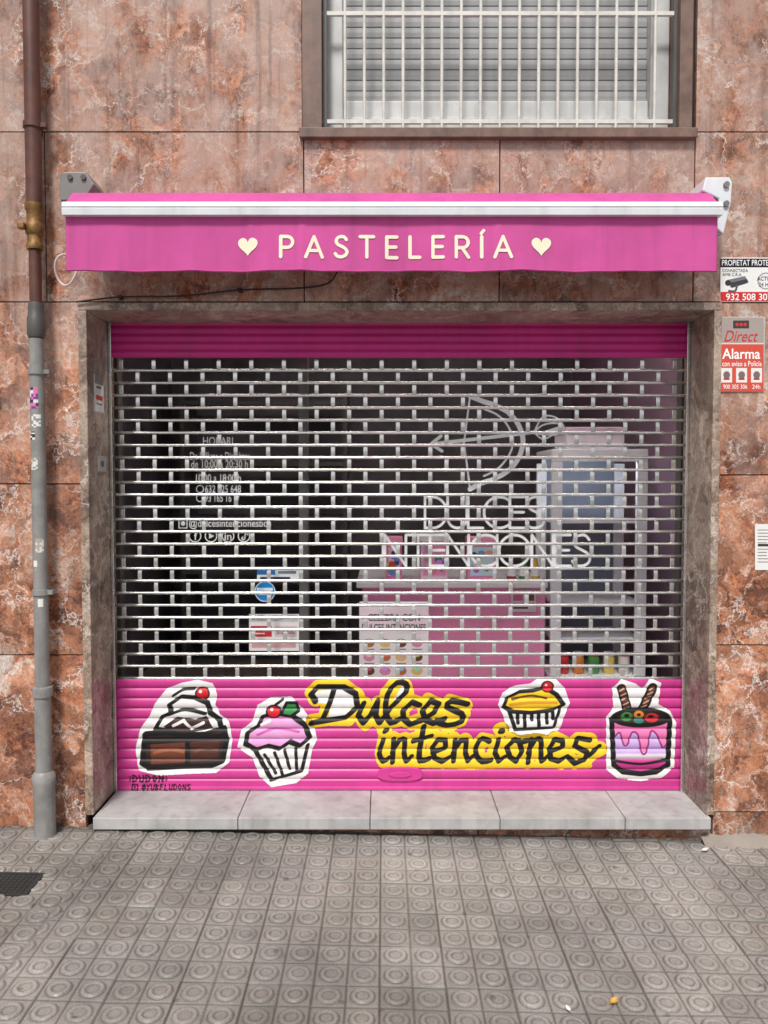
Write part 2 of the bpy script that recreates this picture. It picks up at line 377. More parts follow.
col=lin((150,144,138))[None,None,:]*Vn[...,None]; col[...,2]*=(.97+.06*t3)
VV=np.stack([XX,YY,gz(XX)+H],-1).reshape(-1,3)
pv=gridmesh('pavement',VV,gridfaces(*XX.shape),M['tile'],None,col.reshape(-1,3)); pv['kind']='structure'

# ------------------------------------------------------------------ building
XL,XR=-1.176,1.305; OL,OR=-1.210,1.336; YS=.25; ZS=.082; ZT=Z(311,0)
bld=thing('shop_building','ground floor shop front clad in worn reddish brown marble slabs','building',(0,0,0))
def zz(py): return Z(py,0)
mb=MB(); gp=.0022
def slab(x0,y0,x1,y1,yy=0.0):
    a=P(x0,482,0)[0]; c=P(x1,482,0)[0]
    o=tuple(float(t) for t in rng.random(3)*20); d=float(rng.random()*.0015)
    mb.box(a+gp,c-gp,yy-d,yy+.024,zz(y1)+gp,zz(y0)-gp,o)
cl=[-420,-190,40,304]; cr=[690,930,1180]
for (a,b_) in ((-220,-40),(-40,132)):
    for i in range(3): slab(cl[i],a,cl[i+1],b_)
    for i in range(2): slab(cr[i],a,cr[i+1],b_)
for a,b_ in zip([-420,-190,50,305,498,690,930],[-190,50,305,498,690,930,1180]):
    slab(a,-300,b_,-220); slab(a,132,b_,302)
xo0=384+OL*250; xo1=384+OR*250
for a,b_ in ((302,484),(484,655),(655,860)):
    for c,d in ((-420,-190),(-190,36),(36,xo0)): slab(c,a,d,b_)
for a,b_ in ((302,475),(475,645),(645,812),(812,865)):
    for c,d in ((xo1,930),(930,1180)): slab(c,a,d,b_)
for c,d in ((xo0,262),(262,480),(480,xo1)): slab(c,827,d,865,.012)
mb.build('cladding',M['marble'],bld,bevel=.0015)
mb=MB(); xa,xb=X(-420,0),X(1180,0); wx0,wx1=-.32,1.205
mb.box(xa,OL,.03,.25,-.25,zz(302)); mb.box(OR,xb,.03,.25,-.25,zz(302)); mb.box(xa,xb,.03,.25,zz(302)+.001,zz(134)); mb.box(xa,wx0,.03,.25,zz(134)+.001,zz(-300)); mb.box(wx1,xb,.03,.25,zz(134)+.001,zz(-300)); mb.box(wx0+.001,wx1-.001,.03,.25,zz(-220),zz(-300)); mb.box(OL+.001,OR-.001,.04,.25,-.25,.030)
mb.build('wall',M['wallback'],bld)
for x0,x1 in ((OL,XL),(XR,OR)):
    MB().box(x0,x1,-.012,.29,ZS+.0015,ZT).build('jamb',M['trim'],bld,bevel=.003)
MB().box(OL,OR,-.012,.29,ZT+.001,zz(303)).build('lintel',M['trim'],bld,bevel=.003)
sl=MB(); ex=[-1.172]+[X(p,-.03,820) for p in (238,370,500,625)]+[1.316]
for a,b_ in zip(ex[:-1],ex[1:]): sl.box(a+.0014,b_-.0014,-.035,.33,.034,ZS)
sl.build('stone_sill',M['stone'],bld,bevel=.003)
# upper window
MB().box(-.33,1.222,-.03,.16,Z(137,-.03),Z(127,-.03)).build('window_sill',M['brownstone'],bld,bevel=.003)
wz1=zz(-220); zs=Z(127,-.03)+.001; YW=.12
for a,b_ in ((wx0,-.243),(1.155,wx1)): MB().box(a,b_,-.012,.18,zs,wz1).build('window_surround',M['brownstone'],bld,bevel=.002)
zbl=Z(98,YW)
wf=MB()
wf.box(-.242,-.166,.10,.18,zs,wz1); wf.box(1.078,1.154,.10,.18,zs,wz1); wf.box(-.165,1.077,.10,.18,zs,Z(117,.10)); wf.box(-.165,1.077,.118,.18,Z(117,.10)+.002,zbl-.012)
fo=wf.build('window_frame',M['alu'],bld,bevel=.005)
bl=MB(); z=zbl
while z<wz1:
    bl.prism([(.150,z),(.1468,z+.002),(.1455,z+.02),(.1468,z+.039),(.150,z+.041)],-.165,1.077,'x'); z+=.0425
bl.box(-.165,1.077,.152,.17,zbl-.01,wz1); bl.box(-.165,1.077,.128,.15,zbl-.011,zbl-.001); bl.build('blind',M['blind'],fo)

# grille of the upper window
gr=thing('window_grille','thin upright metal bars guarding the shuttered upper window','window grille',(.46,.05,zs))
for i,px in enumerate(np.linspace(345,655,17)):
    x=X(px,.03,60); MB().tube([(x,.03,zs+.012),(x,.03,zs+.55),(x,.03,wz1-.05)],.0066,10).build('bar',M['bar'],gr,smooth=True)
for z in (Z(122,.03),Z(14,.03)): MB().box(X(322,.03,60),X(678,.03,60),.024,.036,z-.008,z+.008).build('crossbar',M['bar'],gr,bevel=.001)
for px in (325,675): MB().box(X(px,.03,60)-.008,X(px,.03,60)+.008,.022,.038,zs,wz1-.02).build('end_bar',M['darkgrey'],gr,bevel=.001)

# interior shell
z0=.05
MB().box(-1.75,1.55,.331,3.3,.0,z0).build('shop_floor',M['infloor'],bld)
MB().box(-1.75,1.55,.30,3.3,2.5,2.55).build('ceiling',M['inpink'],bld)
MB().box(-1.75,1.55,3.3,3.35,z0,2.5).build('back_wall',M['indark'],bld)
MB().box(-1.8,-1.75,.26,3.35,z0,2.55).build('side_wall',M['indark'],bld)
MB().box(1.55,1.6,.26,3.35,z0,2.55).build('side_wall',M['inside'],bld)
# glazing frame
YG=.38
sw=MB(); xm=X(304,YG)
sw.box(-1.75,1.55,YG-.03,YG+.03,ZS+.001,.17); sw.box(-1.75,1.55,YG-.03,YG+.03,2.2,2.4995); sw.box(xm-.02,xm+.02,YG-.03,YG+.03,.17,2.2); sw.box(-1.75,-1.18,YG-.03,YG+.03,.17,2.2); sw.box(1.32,1.5495,YG-.03,YG+.03,.17,2.2)
swo=sw.build('shop_window_frame',M['darkgrey'],bld)
fg=flat(YG-.035)
texts('hours_lettering',[('HORARI',(203,437,233,445),{'off':.010}),('De Dilluns a Dissabtes',(190,452,250,460),{'off':.010}),('de 10:00 a 20:30 h',(191,460,248,468),{'off':.010}),('10:00 a 18:00 h',(196,474,241,482),{'off':.010}),('632 125 648',(205,485,241,493),{'off':.012}),('93 165 16 17',(205,494,240,502),{'off':.012}),('@dulcesintencionesbcn',(189,519,271,529),{'off':.010}),('f',(194,532.5,197.5,540),{'off':.012}),('in',(224.5,533,231.5,540),{'off':.012})],M['whitep'],swo,fg)
wc=(252,253,254)
caps('DULCES',425,544,497,528,3.0,wc,M['print'],'shop_name_lettering',swo,fg)
caps('INTENCIONES',383,590,535,566,3.0,wc,M['print'],'shop_name_lettering',swo,fg)
pt=Paint(424,388,568,494,4)
bow=[(470,396),(482,401),(494,405),(509,413),(519,426),(523,441),(519,457),(509,470),(494,479),(482,483),(470,489)]
pt.stroke(bow,5.2,wc); pt.stroke([(484,409),(496,414),(505,422),(511,432),(513,441),(511,451),(505,461),(496,470),(484,476)],2.4,wc)
pt.stroke([(470,396),(464,443),(470,489)],2.2,wc,smooth=False)
pt.stroke([(432,444),(536,432)],3.8,wc); pt.stroke([(441,436),(431,444),(442,451)],3.6,wc,smooth=False)
for a in (-12,-4,3,10): pt.stroke([(534,432),(543,429+a),(556,426+a*.7),(564,428),(556,431-a*.3),(543,434),(535,433)],2.0,wc)
pt.mesh('bow_and_whisk_emblem',M['print'],swo,fg)
for cx_ in (195,211,228,244):
    pt=Paint(cx_-9,526,cx_+9,546,4)
    pt.stroke([(cx_+5.8*math.cos(a),536+5.8*math.sin(a)) for a in np.linspace(0,2*math.pi,14)[:-1]],1.4,wc,True)
    if cx_==211: pt.poly([(209,533),(215,536),(209,539)],wc)
    if cx_==244: pt.stroke([(245,532),(245,538.5),(243,540),(241.6,538.4),(243,537)],1.5,wc,smooth=False); pt.stroke([(245,532.5),(248,535)],1.4,wc)
    pt.mesh('social_icon',M['print'],swo,fg)
for cy_ in (489,498):
    pt=Paint(194,cy_-6,206,cy_+6,4); pt.stroke([(200+3.6*math.cos(a),cy_+3.6*math.sin(a)) for a in np.linspace(0,2*math.pi,14)[:-1]],1.3,wc,True); pt.mesh('phone_icon',M['print'],swo,fg)
pt=Paint(176,515,190,531,4); pt.stroke([(179,519),(187,519),(187,528),(179,528)],1.4,wc,True,False); pt.ell(183,523.5,2.4,2.4,wc); pt.mesh('social_icon',M['print'],swo,fg)

# ------------------------------------------------------------------ roller shutter
sh=thing('roller_shutter','lowered pink roller shutter with steel lattice middle and painted cakes','roller shutter',(.065,YS,ZS))
zb0=ZS+.003; zb1=Z(678,YS); zt0=Z(358,YS); zt1=2.20
GX0,GX1=XL+.006,XR-.006
for x0,x1 in ((XL+.001,XL+.014),(XR-.014,XR-.001)):
    MB().box(x0,x1,YS-.03,YS-.018,ZS+.001,zt1).build('guide_rail',M['galv'],sh,bevel=.002)
NR=10; zr0=zb0+.045; pr=(zb1-zr0)/NR
def prof(z):
    z=np.asarray(z,float); t=((z-zr0)/pr)%1.0
    a=.010*np.clip(np.sin(np.pi*np.clip((t-.08)/.92,0,1)),0,1)**.45
    bar=np.where(z<zr0,.008+.004*(z<zb0+.012),0)
    return np.where(z<zr0,bar,a)
zl=np.unique(np.concatenate([np.linspace(zb0,zr0,14),np.linspace(zr0,zb1,NR*16+1)])); xl=np.linspace(GX0,GX1,60)
XX,ZZ=np.meshgrid(xl,zl[::-1]); V=np.stack([XX,YS-prof(ZZ),ZZ],-1).reshape(-1,3)
gridmesh('lower_slats',V,gridfaces(*XX.shape),M['shutter_pink'],sh)
ptp=(zt1-zt0)/7
zl=np.linspace(zt0,zt1,7*14+1); XX,ZZ=np.meshgrid(xl,zl[::-1]); t=((ZZ-zt0)/ptp)%1.0
V=np.stack([XX,YS-.011*np.clip(np.sin(np.pi*t),0,1)**.5,ZZ],-1).reshape(-1,3)
gridmesh('upper_slats',V,gridfaces(*XX.shape),M['shutter_top'],sh)
# perforated steel slats: each one stamped sheet, a rolled rod edge with short links above it
NL=26; pl=(zt0-zb1)/NL; LP=.140; hw=.0092; rr_=.0066
for i in range(NL):
    zb_=zb1+i*pl; centres=np.arange(GX0+(.04 if i%2 else .04+LP/2),GX1-.02,LP)
    cuts=[GX0]; isl=[]
    for c_ in centres:
        isl+=[False]; cuts+=list(c_+hw*np.array([-1,-.75,-.3,.3,.75,1])); isl+=[True]*5
    cuts.append(GX1); isl.append(False); nx=len(cuts)
    ang=np.linspace(-math.pi/2,math.pi/2,12)
    low=[(-.0082*math.cos(a),rr_*math.sin(a)) for a in ang]
    up=[(-.0012,rr_+.0035),(-.0022,pl*.32),(-.0026,pl*.5),(-.0022,pl*.68),(-.0012,pl-rr_-.0035),(.0,pl-rr_-.0002)]
    rows=low+up; vs=[]; fs=[]; idx={}
    for k,(dy,dz) in enumerate(rows):
        for j,x in enumerate(cuts):
            if k>=len(low):
                near=(j>0 and isl[j-1]) or (j<nx-1 and isl[j])
                if not near: continue
            idx[(k,j)]=len(vs); vs.append((x,YS+dy,zb_+dz))
    for k in range(len(rows)-1):
        for j in range(nx-1):
            if k>=len(low)-1 and not isl[j]: continue
            fs.append((idx[(k,j)],idx[(k,j+1)],idx[(k+1,j+1)],idx[(k+1,j)]))
    b2=MB(); b2.add(vs,fs); o=b2.build('lattice_slat',M['galv'],sh,smooth=True); so=o.modifiers.new('thick','SOLIDIFY'); so.thickness=.0014; so.offset=-1
hp=MB(); cxh,czh=P(400,773,YS)
pl_=[(cxh+.10*math.copysign(abs(math.cos(a))**.6,math.cos(a)),czh+.032*math.copysign(abs(math.sin(a))**.8,math.sin(a))) for a in np.linspace(0,2*math.pi,29)[:-1]]
hp.prism(pl_,YS-.017,YS-.004,'y'); ho=hp.build('lock_plate',M['shutter_pink'],sh,bevel=.004)
MB().prism([(cxh+.05*math.cos(a),czh+.013*math.sin(a)) for a in np.linspace(0,2*math.pi,21)[:-1]],YS-.023,YS-.0165,'y').build('lock_cover',M['shutter_pink'],ho,bevel=.003)
def mural(px,py):
    x,z=P(px,py,YS); return x,YS-prof(z)-.0016,z
K=(18,14,16); Wt=(242,238,236); NB=(-.7,1.7); YE=(248,208,40)
# chocolate cake
p=Paint(130,674,238,786)
up4=lambda L:[(a,b_ if b_<735 else 735+(b_-735)*.88) for a,b_ in L]
sil=up4([(143,728),(152,716),(157,704),(168,690),(182,684),(198,681),(212,684),(216,694),(214,704),(219,714),(228,722),(231,740),(228,764),(216,775),(190,776),(160,778),(141,773),(138,750)])
p.poly(sil,Wt); p.stroke(sil,4,Wt,True,False)
blk=up4([(146,733),(224,727),(227,741),(223,764),(213,769),(150,772),(143,765)])
p.poly(blk,(52,28,22))
p.poly(up4([(151,743),(186,740),(186,765),(152,767)]),(112,58,38)); p.poly(up4([(191,740),(221,737),(218,761),(191,765)]),(80,42,32))
p.stroke([(155,752),(170,749),(184,751)],3,(150,84,50)); p.stroke([(195,751),(208,747),(217,749)],2.5,(112,60,40))
p.stroke(blk,7,K,True,False,NB); p.stroke([(146,741),(225,736)],6,K); p.stroke([(188,738),(188,764)],5,K)
cr_=[(156,728),(163,716),(172,712),(170,704),(182,696),(196,697),(208,702),(211,712),(220,719),(222,728),(205,733),(180,734)]
p.poly(cr_,Wt); p.poly([(164,726),(178,716),(196,719),(207,715),(214,728),(190,732),(170,732)],(60,34,30))
p.stroke(cr_,6,K,True,False,NB); p.stroke([(170,714),(186,709),(206,713)],4.4,K,nib=NB); p.stroke([(174,725),(184,720),(192,728),(204,722)],3,Wt,smooth=False)
p.ell(203,693,7.5,7,K); p.ell(203,693,6,5.5,(214,30,40)); p.ell(201,691,1.6,1.5,Wt); p.stroke([(174,695),(184,689),(195,688)],4.4,K,nib=NB)
p.mesh('painted_chocolate_cake',M['mural'],sh,mural)
# pink cupcake
p=Paint(234,692,320,788)
sil=[(239,746),(243,730),(254,721),(259,705),(272,698),(291,697),(302,709),(312,721),(316,738),(311,749),(307,772),(296,781),(272,785),(261,775),(254,756)]
p.poly(sil,Wt); p.stroke(sil,3,Wt,True,False)
p.poly([(256,750),(308,744),(302,770),(272,779)],(240,233,230)); p.stroke([(256,750),(272,779),(302,770),(308,744)],5,K,False,False,NB)
for a,b_ in (((265,754),(276,772)),((275,752),(283,774)),((285,750),(290,768)),((296,748),(297,770))): p.stroke([a,b_],3.4,K)
fr_=[(246,743),(248,732),(259,725),(263,716),(276,712),(292,715),(305,724),(310,737),(300,745),(290,741),(280,748),(268,745),(256,749)]
p.poly(fr_,(236,164,214))
p.stroke(fr_,6,K,True,False,NB); p.stroke([(258,734),(276,728),(299,731)],2.5,(206,92,170)); p.stroke([(262,724),(270,720)],3,Wt)
lf=[(281,714),(287,702),(297,702),(299,710),(291,716)]; p.poly(lf,(54,142,70)); p.stroke(lf,3.2,K,True,False)
p.ell(274,711,8,7.2,K); p.ell(274,711,6,5.4,(218,28,44)); p.ell(272,709,1.5,1.4,Wt); p.stroke([(276,704),(283,699)],2.8,K)
p.mesh('painted_pink_cupcake',M['mural'],sh,mural)
# yellow cupcake
p=Paint(494,674,572,742)
sil=[(499,704),(503,693),(515,686),(530,684),(540,678),(553,678),(563,688),(568,702),(563,714),(558,728),(541,735),(520,735),(508,729),(504,714)]
p.poly(sil,Wt); p.stroke(sil,3,Wt,True,False)
p.poly([(508,708),(560,706),(553,727),(515,729)],(242,240,236)); p.stroke([(508,708),(515,729),(553,727),(560,706)],4.4,K,False,False,NB)
for q_,e in ((517,722),(524,726),(531,719),(538,726),(546,722),(552,718)): p.stroke([(q_,710),(q_+.5,e)],3.8,K)
fr_=[(503,706),(507,697),(519,691),(533,690),(545,687),(556,694),(563,704),(550,710),(530,712),(512,711)]
p.poly(fr_,YE); p.stroke([(510,704),(530,702),(556,702)],3,(222,150,44)); p.stroke(fr_,5,K,True,False,NB); p.stroke([(512,699),(530,695),(546,698)],2.4,(120,70,30))
p.ell(547,686,6.6,6,K); p.ell(547,686,5,4.6,(218,30,44)); p.ell(545.6,684.6,1.3,1.2,Wt)
p.mesh('painted_yellow_cupcake',M['mural'],sh,mural)
# layer cake
p=Paint(600,676,680,784)
sil=[(607,716),(614,708),(613,688),(621,680),(634,684),(642,690),(650,679),(659,683),(656,704),(668,711),(674,722),(672,766),(660,776),(640,779),(618,777),(607,768)]
p.poly(sil,Wt); p.stroke(sil,3,Wt,True,False)
for a,b_ in (((628,714),(621,688)),((640,712),(652,687))):
    p.stroke([a,b_],9.5,K); p.stroke([a,b_],5.5,(84,46,38))
    for t in np.linspace(.25,.95,5):
        q_=np.array(a)*(1-t)+np.array(b_)*t; p.stroke([(q_[0]-2.4,q_[1]+1.2),(q_[0]+2.4,q_[1]-1.2)],1.3,(200,160,130))
bd=[(611,719),(669,719),(667,764),(655,771),(640,773),(622,771),(613,764)]
p.poly(bd,(206,174,228)); p.poly([(612,759),(668,759),(655,772),(624,772)],(196,52,136)); p.poly([(612,753),(668,753),(668,759),(612,759)],(244,232,242))
p.poly([(612,720),(668,720),(667,740),(662,747),(656,734),(650,731),(646,750),(641,752),(637,734),(631,732),(627,743),(623,744),(619,732),(614,736)],(240,128,184))
p.stroke([(614,736),(619,732),(623,744),(627,743),(631,732),(637,734),(641,752),(646,750),(650,731),(656,734),(662,747),(667,740)],1.8,(150,50,120))
p.stroke([(614,760),(640,763),(666,759)],2.6,K)
p.stroke(bd,5.2,K,True,False); p.ell(640,717,30,10,K); p.ell(640,717,24,5.6,(50,26,26))
p.ell(626,716,6,4.6,(60,130,56)); p.ell(651,717,7,4.6,(200,40,50)); p.ell(638,714,5,4,(214,130,40)); p.ell(638,720,5,2.6,(50,120,110)); p.ell(626,715,2.6,2,K); p.ell(650,716,3,2,K); p.ell(638,714,2,1.6,K)
p.mesh('painted_layer_cake',M['mural'],sh,mural)
# brush lettering
p=Paint(300,672,612,776)
lt=[]
lt+=[[(333,690),(330,702),(323,718)],[(316,701),(312,693),(318,686),(343,686),(356,693),(358,706),(347,717),(327,720),(312,722)],
 [(363,702),(358,715),(363,722),(371,715),(378,701),(375,715),(380,722)],[(380,722),(392,706),(406,692),(406,683),(397,682),(388,694),(386,711),(391,722),(400,718)],
 [(420,704),(412,701),(403,710),(403,718),(410,723),(421,720)],[(421,720),(434,712),(439,704),(430,700),(423,710),(425,720),(434,723),(444,718)],
 [(467,703),(452,700),(446,707),(462,713),(461,720),(447,725),(436,720)]]
def I(x): return [[(x+3,739),(x,752),(x+3,760),(x+10,756)],[(x+5,731),(x+7,730)]]
def Nn(x): return [[(x+1,739),(x-1,761)],[(x-1,752),(x+6,740),(x+12,740),(x+11,752),(x+13,760),(x+19,755)]]
def T(x): return [[(x+8,726),(x+3,750),(x+5,760),(x+13,757)],[(x-3,740),(x+15,735)]]
def E(x): return [[(x,751),(x+12,747),(x+12,740),(x+5,738),(x-1,747),(x+1,758),(x+9,761),(x+17,756)]]
def Cc(x): return [[(x+13,741),(x+6,738),(x,745),(x,755),(x+6,761),(x+15,759)]]
def O(x): return [[(x+7,739),(x,746),(x+2,757),(x+9,760),(x+15,750),(x+12,740),(x+7,739)],[(x+13,742),(x+20,741)]]
def Sx(x): return [[(x+17,739),(x+5,738),(x+2,745),(x+15,751),(x+12,759),(x+3,762),(x-4,757)]]
for fn_,x in ((I,380),(Nn,393),(T,416),(E,433),(Nn,454),(Cc,476),(I,495),(O,507),(Nn,529),(E,550),(Sx,572)): lt+=fn_(x)
lt.append([(583,759),(599,746)])
def jag(s_,k=1.0): return [(a+rng.uniform(-k,k),b_+rng.uniform(-k,k)) for a,b_ in s_]
for s_ in lt: p.stroke(jag(s_,2.0),15,YE,smooth=False,nib=(.8,1.1))
p.stroke([(382,764),(420,764),(470,766),(530,764),(588,765)],7,YE,smooth=False)
p.poly([(336,689),(343,689),(354,695),(355,705),(345,714),(328,718)],Wt); p.poly([(315,691),(331,689),(327,703),(318,702)],Wt)
p.poly([(394,698),(403,684),(404,690),(395,702)],Wt)
lt=[jag(s_,.8) for s_ in lt]
for s_ in lt:
    big=s_[0][1]<726; sx=catmull(s_,False,2) if rng.random()<.45 else np.array(s_,float); p.stroke(list(map(tuple,sx)),6.7 if big else 6.0,K,smooth=False,nib=(-.75,1.4))
p.mesh('painted_script_lettering',M['mural'],sh,mural)
fsig=lambda a,b_:(lambda x,z:(x,YS-prof(z)-.0035,z))(*P(a,b_,YS))
p=Paint(126,770,196,792,4)
def sig(letters,x,y,w_,h_,wd):
    for s_ in letters: p.stroke([(x+a*w_,y+b*h_) for a,b in s_],wd,K,smooth=False)
LET={'D':[[(0,0),(0,1),(.7,.8),(.9,.4),(.5,.05),(0,0)]],'U':[[(0,0),(.1,.9),(.7,1),(.9,0)]],'O':[[(.4,0),(0,.5),(.4,1),(.9,.5),(.4,0)]],'N':[[(0,1),(.1,0),(.8,1),(.9,0)]],':':[[(.4,.2),(.4,.3)],[(.3,.75),(.3,.85)]],
 '@':[[(.6,.3),(.3,.5),(.5,.8),(.7,.3),(.8,.8),(1,.5),(.7,0),(.1,.2),(0,.8),(.5,1.1)]],'Y':[[(0,0),(.4,.5),(.9,0)],[(.4,.5),(.3,1)]],'B':[[(0,0),(0,1),(.8,.8),(.2,.5),(.7,.2),(0,0)]],'F':[[(.8,0),(.1,0),(0,1)],[(0,.5),(.6,.5)]],'L':[[(.1,0),(0,1),(.8,1)]],'S':[[(.9,.1),(.2,0),(.1,.4),(.8,.6),(.7,1),(0,.9)]]}
x=130
for ch in ':DUDON:': sig(LET[ch],x,774.3,4.8 if ch!=':' else 2,6.4,1.5); x+=6.5 if ch!=':' else 3.5
x=143
p.stroke([(133,783.5),(138.4,783.5),(138.4,788.6),(133,788.6)],1.2,K,True,False); p.ell(135.7,786,1.1,1.1,K)
for ch in '@YUBFLUDONS': sig(LET[ch],x,783.2,3.3,5.4,1.15); x+=4.5
p.mesh('painted_signature',M['mural'],sh,fsig)

# ------------------------------------------------------------------ awning
YA=-.22
aw=thing('awning','retracted pink fabric awning with white front bar above the shutter','awning',(.02,-.1,Z(230,YA)))
ax0,ax1=X(66,YA,240),X(717,YA,240); zv1,zv0=Z(214,YA),Z(272,YA)
def yv(x,z):
    t=np.clip((zv1-z)/(zv1-zv0),0,1)
    crease=sum(.004*np.exp(-((x-c_)/.012)**2) for c_ in (X(252,YA),X(303,YA),X(497,YA)))
    return YA+.005*np.sin(8*x+1)*t+.004*np.sin(21*x+.5)*t+.003*np.sin(47*x)*t*t-.004*t-crease*(.4+.6*t)
xs=np.linspace(ax0,ax1,420); zs_=np.linspace(zv1+.02,zv0,26); XX,ZZ=np.meshgrid(xs,zs_)
Zd=ZZ+np.where(ZZ<zv1-.05,1,0)*.0022*np.sin(15*XX)*((zv1-ZZ)/(zv1-zv0))
va=gridmesh('valance',np.stack([XX,yv(XX,ZZ),Zd],-1).reshape(-1,3),gridfaces(*XX.shape),M['pink'],aw)
so=va.modifiers.new('thick','SOLIDIFY'); so.thickness=.0012
hem=MB(); hx=np.linspace(ax0,ax1,120)
hem.tube([(x,float(yv(x,zv0))-.0005,zv0+.004+.0022*math.sin(15*x)) for x in hx],.0028,6).build('hem',M['pink'],va,smooth=True)
fva=lambda a,b_:(lambda x,z:(x,yv(x,z)-.0024,z))(*P(a,b_,YA))
caps('PASTELERÍA',281,511,237,257.5,3.6,(246,236,208),M['print'],'awning_lettering',va,fva)
for cx_ in (248,541):
    pt=Paint(cx_-12,234,cx_+12,260,4)
    tt=np.linspace(0,2*math.pi,60)[:-1]
    pt.poly([(cx_+10*np.sin(a)**3,246-(13*np.cos(a)-5*np.cos(2*a)-2*np.cos(3*a)-np.cos(4*a))*.66) for a in tt],(250,240,215))
    pt.mesh('heart',M['cream'],va,fva)
zb_,zt_=Z(215,YA-.02),Z(201,YA-.02)
bar=[(YA-.024,zb_),(YA-.026,zb_+.022),(YA-.023,zb_+.024),(YA-.023,zb_+.028),(YA-.026,zb_+.030),(YA-.022,zt_-.006),(YA-.014,zt_),(YA+.03,zt_),(YA+.04,zt_-.02),(YA+.04,zb_)]
fb=MB().prism(bar,ax0+.002,ax1+.004,'x').build('front_bar',M['white_metal'],aw,smooth=True)
for a,b_ in ((ax0-.004,ax0+.002),(ax1+.004,ax1+.010)): MB().prism(bar,a,b_,'x').build('end_cap',M['white_metal'],fb)
rc=(-.115,Z(196,-.115)-.055); rl=MB()
rl.prism([(rc[0]+.052*math.cos(a),rc[1]+.052*math.sin(a)) for a in np.linspace(0,2*math.pi,29)[:-1]],ax0+.02,ax1-.02,'x').build('fabric_roll',M['pink'],aw,smooth=True)
fs_=[(rc[0]-.01,rc[1]+.0535),(rc[0]-.05,rc[1]+.048),(YA+.01,zt_+.014),(YA-.006,zt_+.004)]
fs_=fs_+[(a,b_-.003) for a,b_ in fs_[::-1]]
MB().prism(fs_,ax0+.004,ax1-.004,'x').build('canopy_cloth',M['pink'],aw,smooth=True)
MB().box(ax0+.03,ax1-.03,-.05,-.02,rc[1]-.03,rc[1]+.01).build('support_bar',M['white_metal'],aw,bevel=.003)
for a,b_ in ((ax0+.15,.0),(ax1-.15,.04)):
    MB().tube([(a,-.07,rc[1]-.05),((a+b_)/2,-.13,rc[1]-.055),(b_,-.17,rc[1]-.06)],.016,8).build('folding_arm',M['white_metal'],aw,smooth=True)
x0,x1=X(63,-.12,184),X(97,-.12,184); zk0,zk1=Z(192,-.1),Z(177,-.1)
lb=MB().prism([(x0,zk0-.05),(x1-.04,zk0-.05),(x1,zk0+.01),(x1-.03,zk1),(x0+.012,zk1),(x0,zk1-.01)],-.15,-.001,'y').build('wall_bracket',M['dark_metal'],aw,bevel=.004)
for dx in (.04,.09): MB().prism([(x0+dx+.01*math.cos(a),zk1-.022+.01*math.sin(a)) for a in np.linspace(0,2*math.pi,9)[:-1]],-.158,-.148,'y').build('bolt',M['darkgrey'],lb)
x0,x1=X(700,-.15,200),X(730,-.15,200); zk0,zk1=Z(236,-.15),Z(179,-.15)
rb=MB().prism([(x0,zk1-.05),(x0+.012,zk1),(x1-.01,zk1),(x1,zk1-.02),(x1-.005,zk1-.1),(x1-.03,zk0),(x1-.055,zk0+.02),(x1-.05,zk1-.08)],-.17,-.001,'y').build('wall_bracket',M['white_metal'],aw,bevel=.005)
for dz in (.03,.10): MB().prism([(x1-.025+.011*math.cos(a),zk1-dz+.011*math.sin(a)) for a in np.linspace(0,2*math.pi,11)[:-1]],-.18,-.169,'y').build('bolt',M['dark_metal'],rb)
cxr,czr=P(66,270,-.12)
MB().tube([(cxr+.045*math.cos(a)*.9,-.12+.01*math.sin(a*2),czr+.058*math.sin(a)) for a in np.linspace(.9,2*math.pi+.6,34)],.0045,8).tube([(cxr+.03,-.12,czr+.04),(cxr+.045,-.10,czr+.1),(cxr+.05,-.09,czr+.15)],.005,8).build('crank_loop',M['cord'],aw,smooth=True)

# cable under awning
cb=thing('cable','thin dark cable strung along the marble under the awning','cable',(-.9,-.02,zz(297)))
pc=catmull([P(a,b_,-.022) for a,b_ in ((76,302),(120,297),(180,296),(240,290),(300,288),(330,282),(340,262))]); MB().tube([(a,-.022,b_) for a,b_ in pc],.0036,6).build('wire',M['cable'],cb,smooth=True)
for px,py in ((120,297),(240,290)):
    a,b_=P(px,py,-.022); MB().box(a-.008,a+.008,-.03,-.001,b_-.007,b_+.007).build('clip',M['cable'],cb,bevel=.002)

# ------------------------------------------------------------------ drainpipe
PX=X(39,-.07,482); PY=-.07; zp=lambda py:Z(py,PY)
dp=thing('drainpipe','tall brown and grey drainpipe fixed to the marble on the left','drainpipe',(PX,PY,gz(PX)))
MB().lathe(PX,PY,[(.030,zp(204)),(.030,3.2),(.030,4.3)]).build('upper_pipe',M['brownpipe'],dp,smooth=True)
MB().lathe(PX,PY,[(.030,zp(250)),(.033,zp(246)),(.027,zp(243)),(.027,zp(236)),(.034,zp(234)),(.035,zp(226)),(.028,zp(222)),(.030,zp(212)),(.035,zp(210)),(.035,zp(204)-.001)]).build('fitting',M['brass'],dp,smooth=True)
MB().box(PX-.045,PX-.02,PY-.05,PY-.02,zp(232),zp(226)).build('valve_tap',M['brass'],dp,bevel=.003)
MB().lathe(PX,PY,[(.023,zp(304)),(.023,zp(251))]).build('neck_pipe',M['brownpipe'],dp,smooth=True)
MB().lathe(PX,PY,[(.029,zp(338)),(.034,zp(335)),(.034,zp(318)),(.030,zp(316)),(.030,zp(308)),(.027,zp(303))]).build('collar',M['darkgrey'],dp,smooth=True)
MB().lathe(PX,PY,[(.0275,zp(690)),(.0275,zp(500)),(.0275,zp(339))]).build('lower_pipe',M['greypipe'],dp,smooth=True)
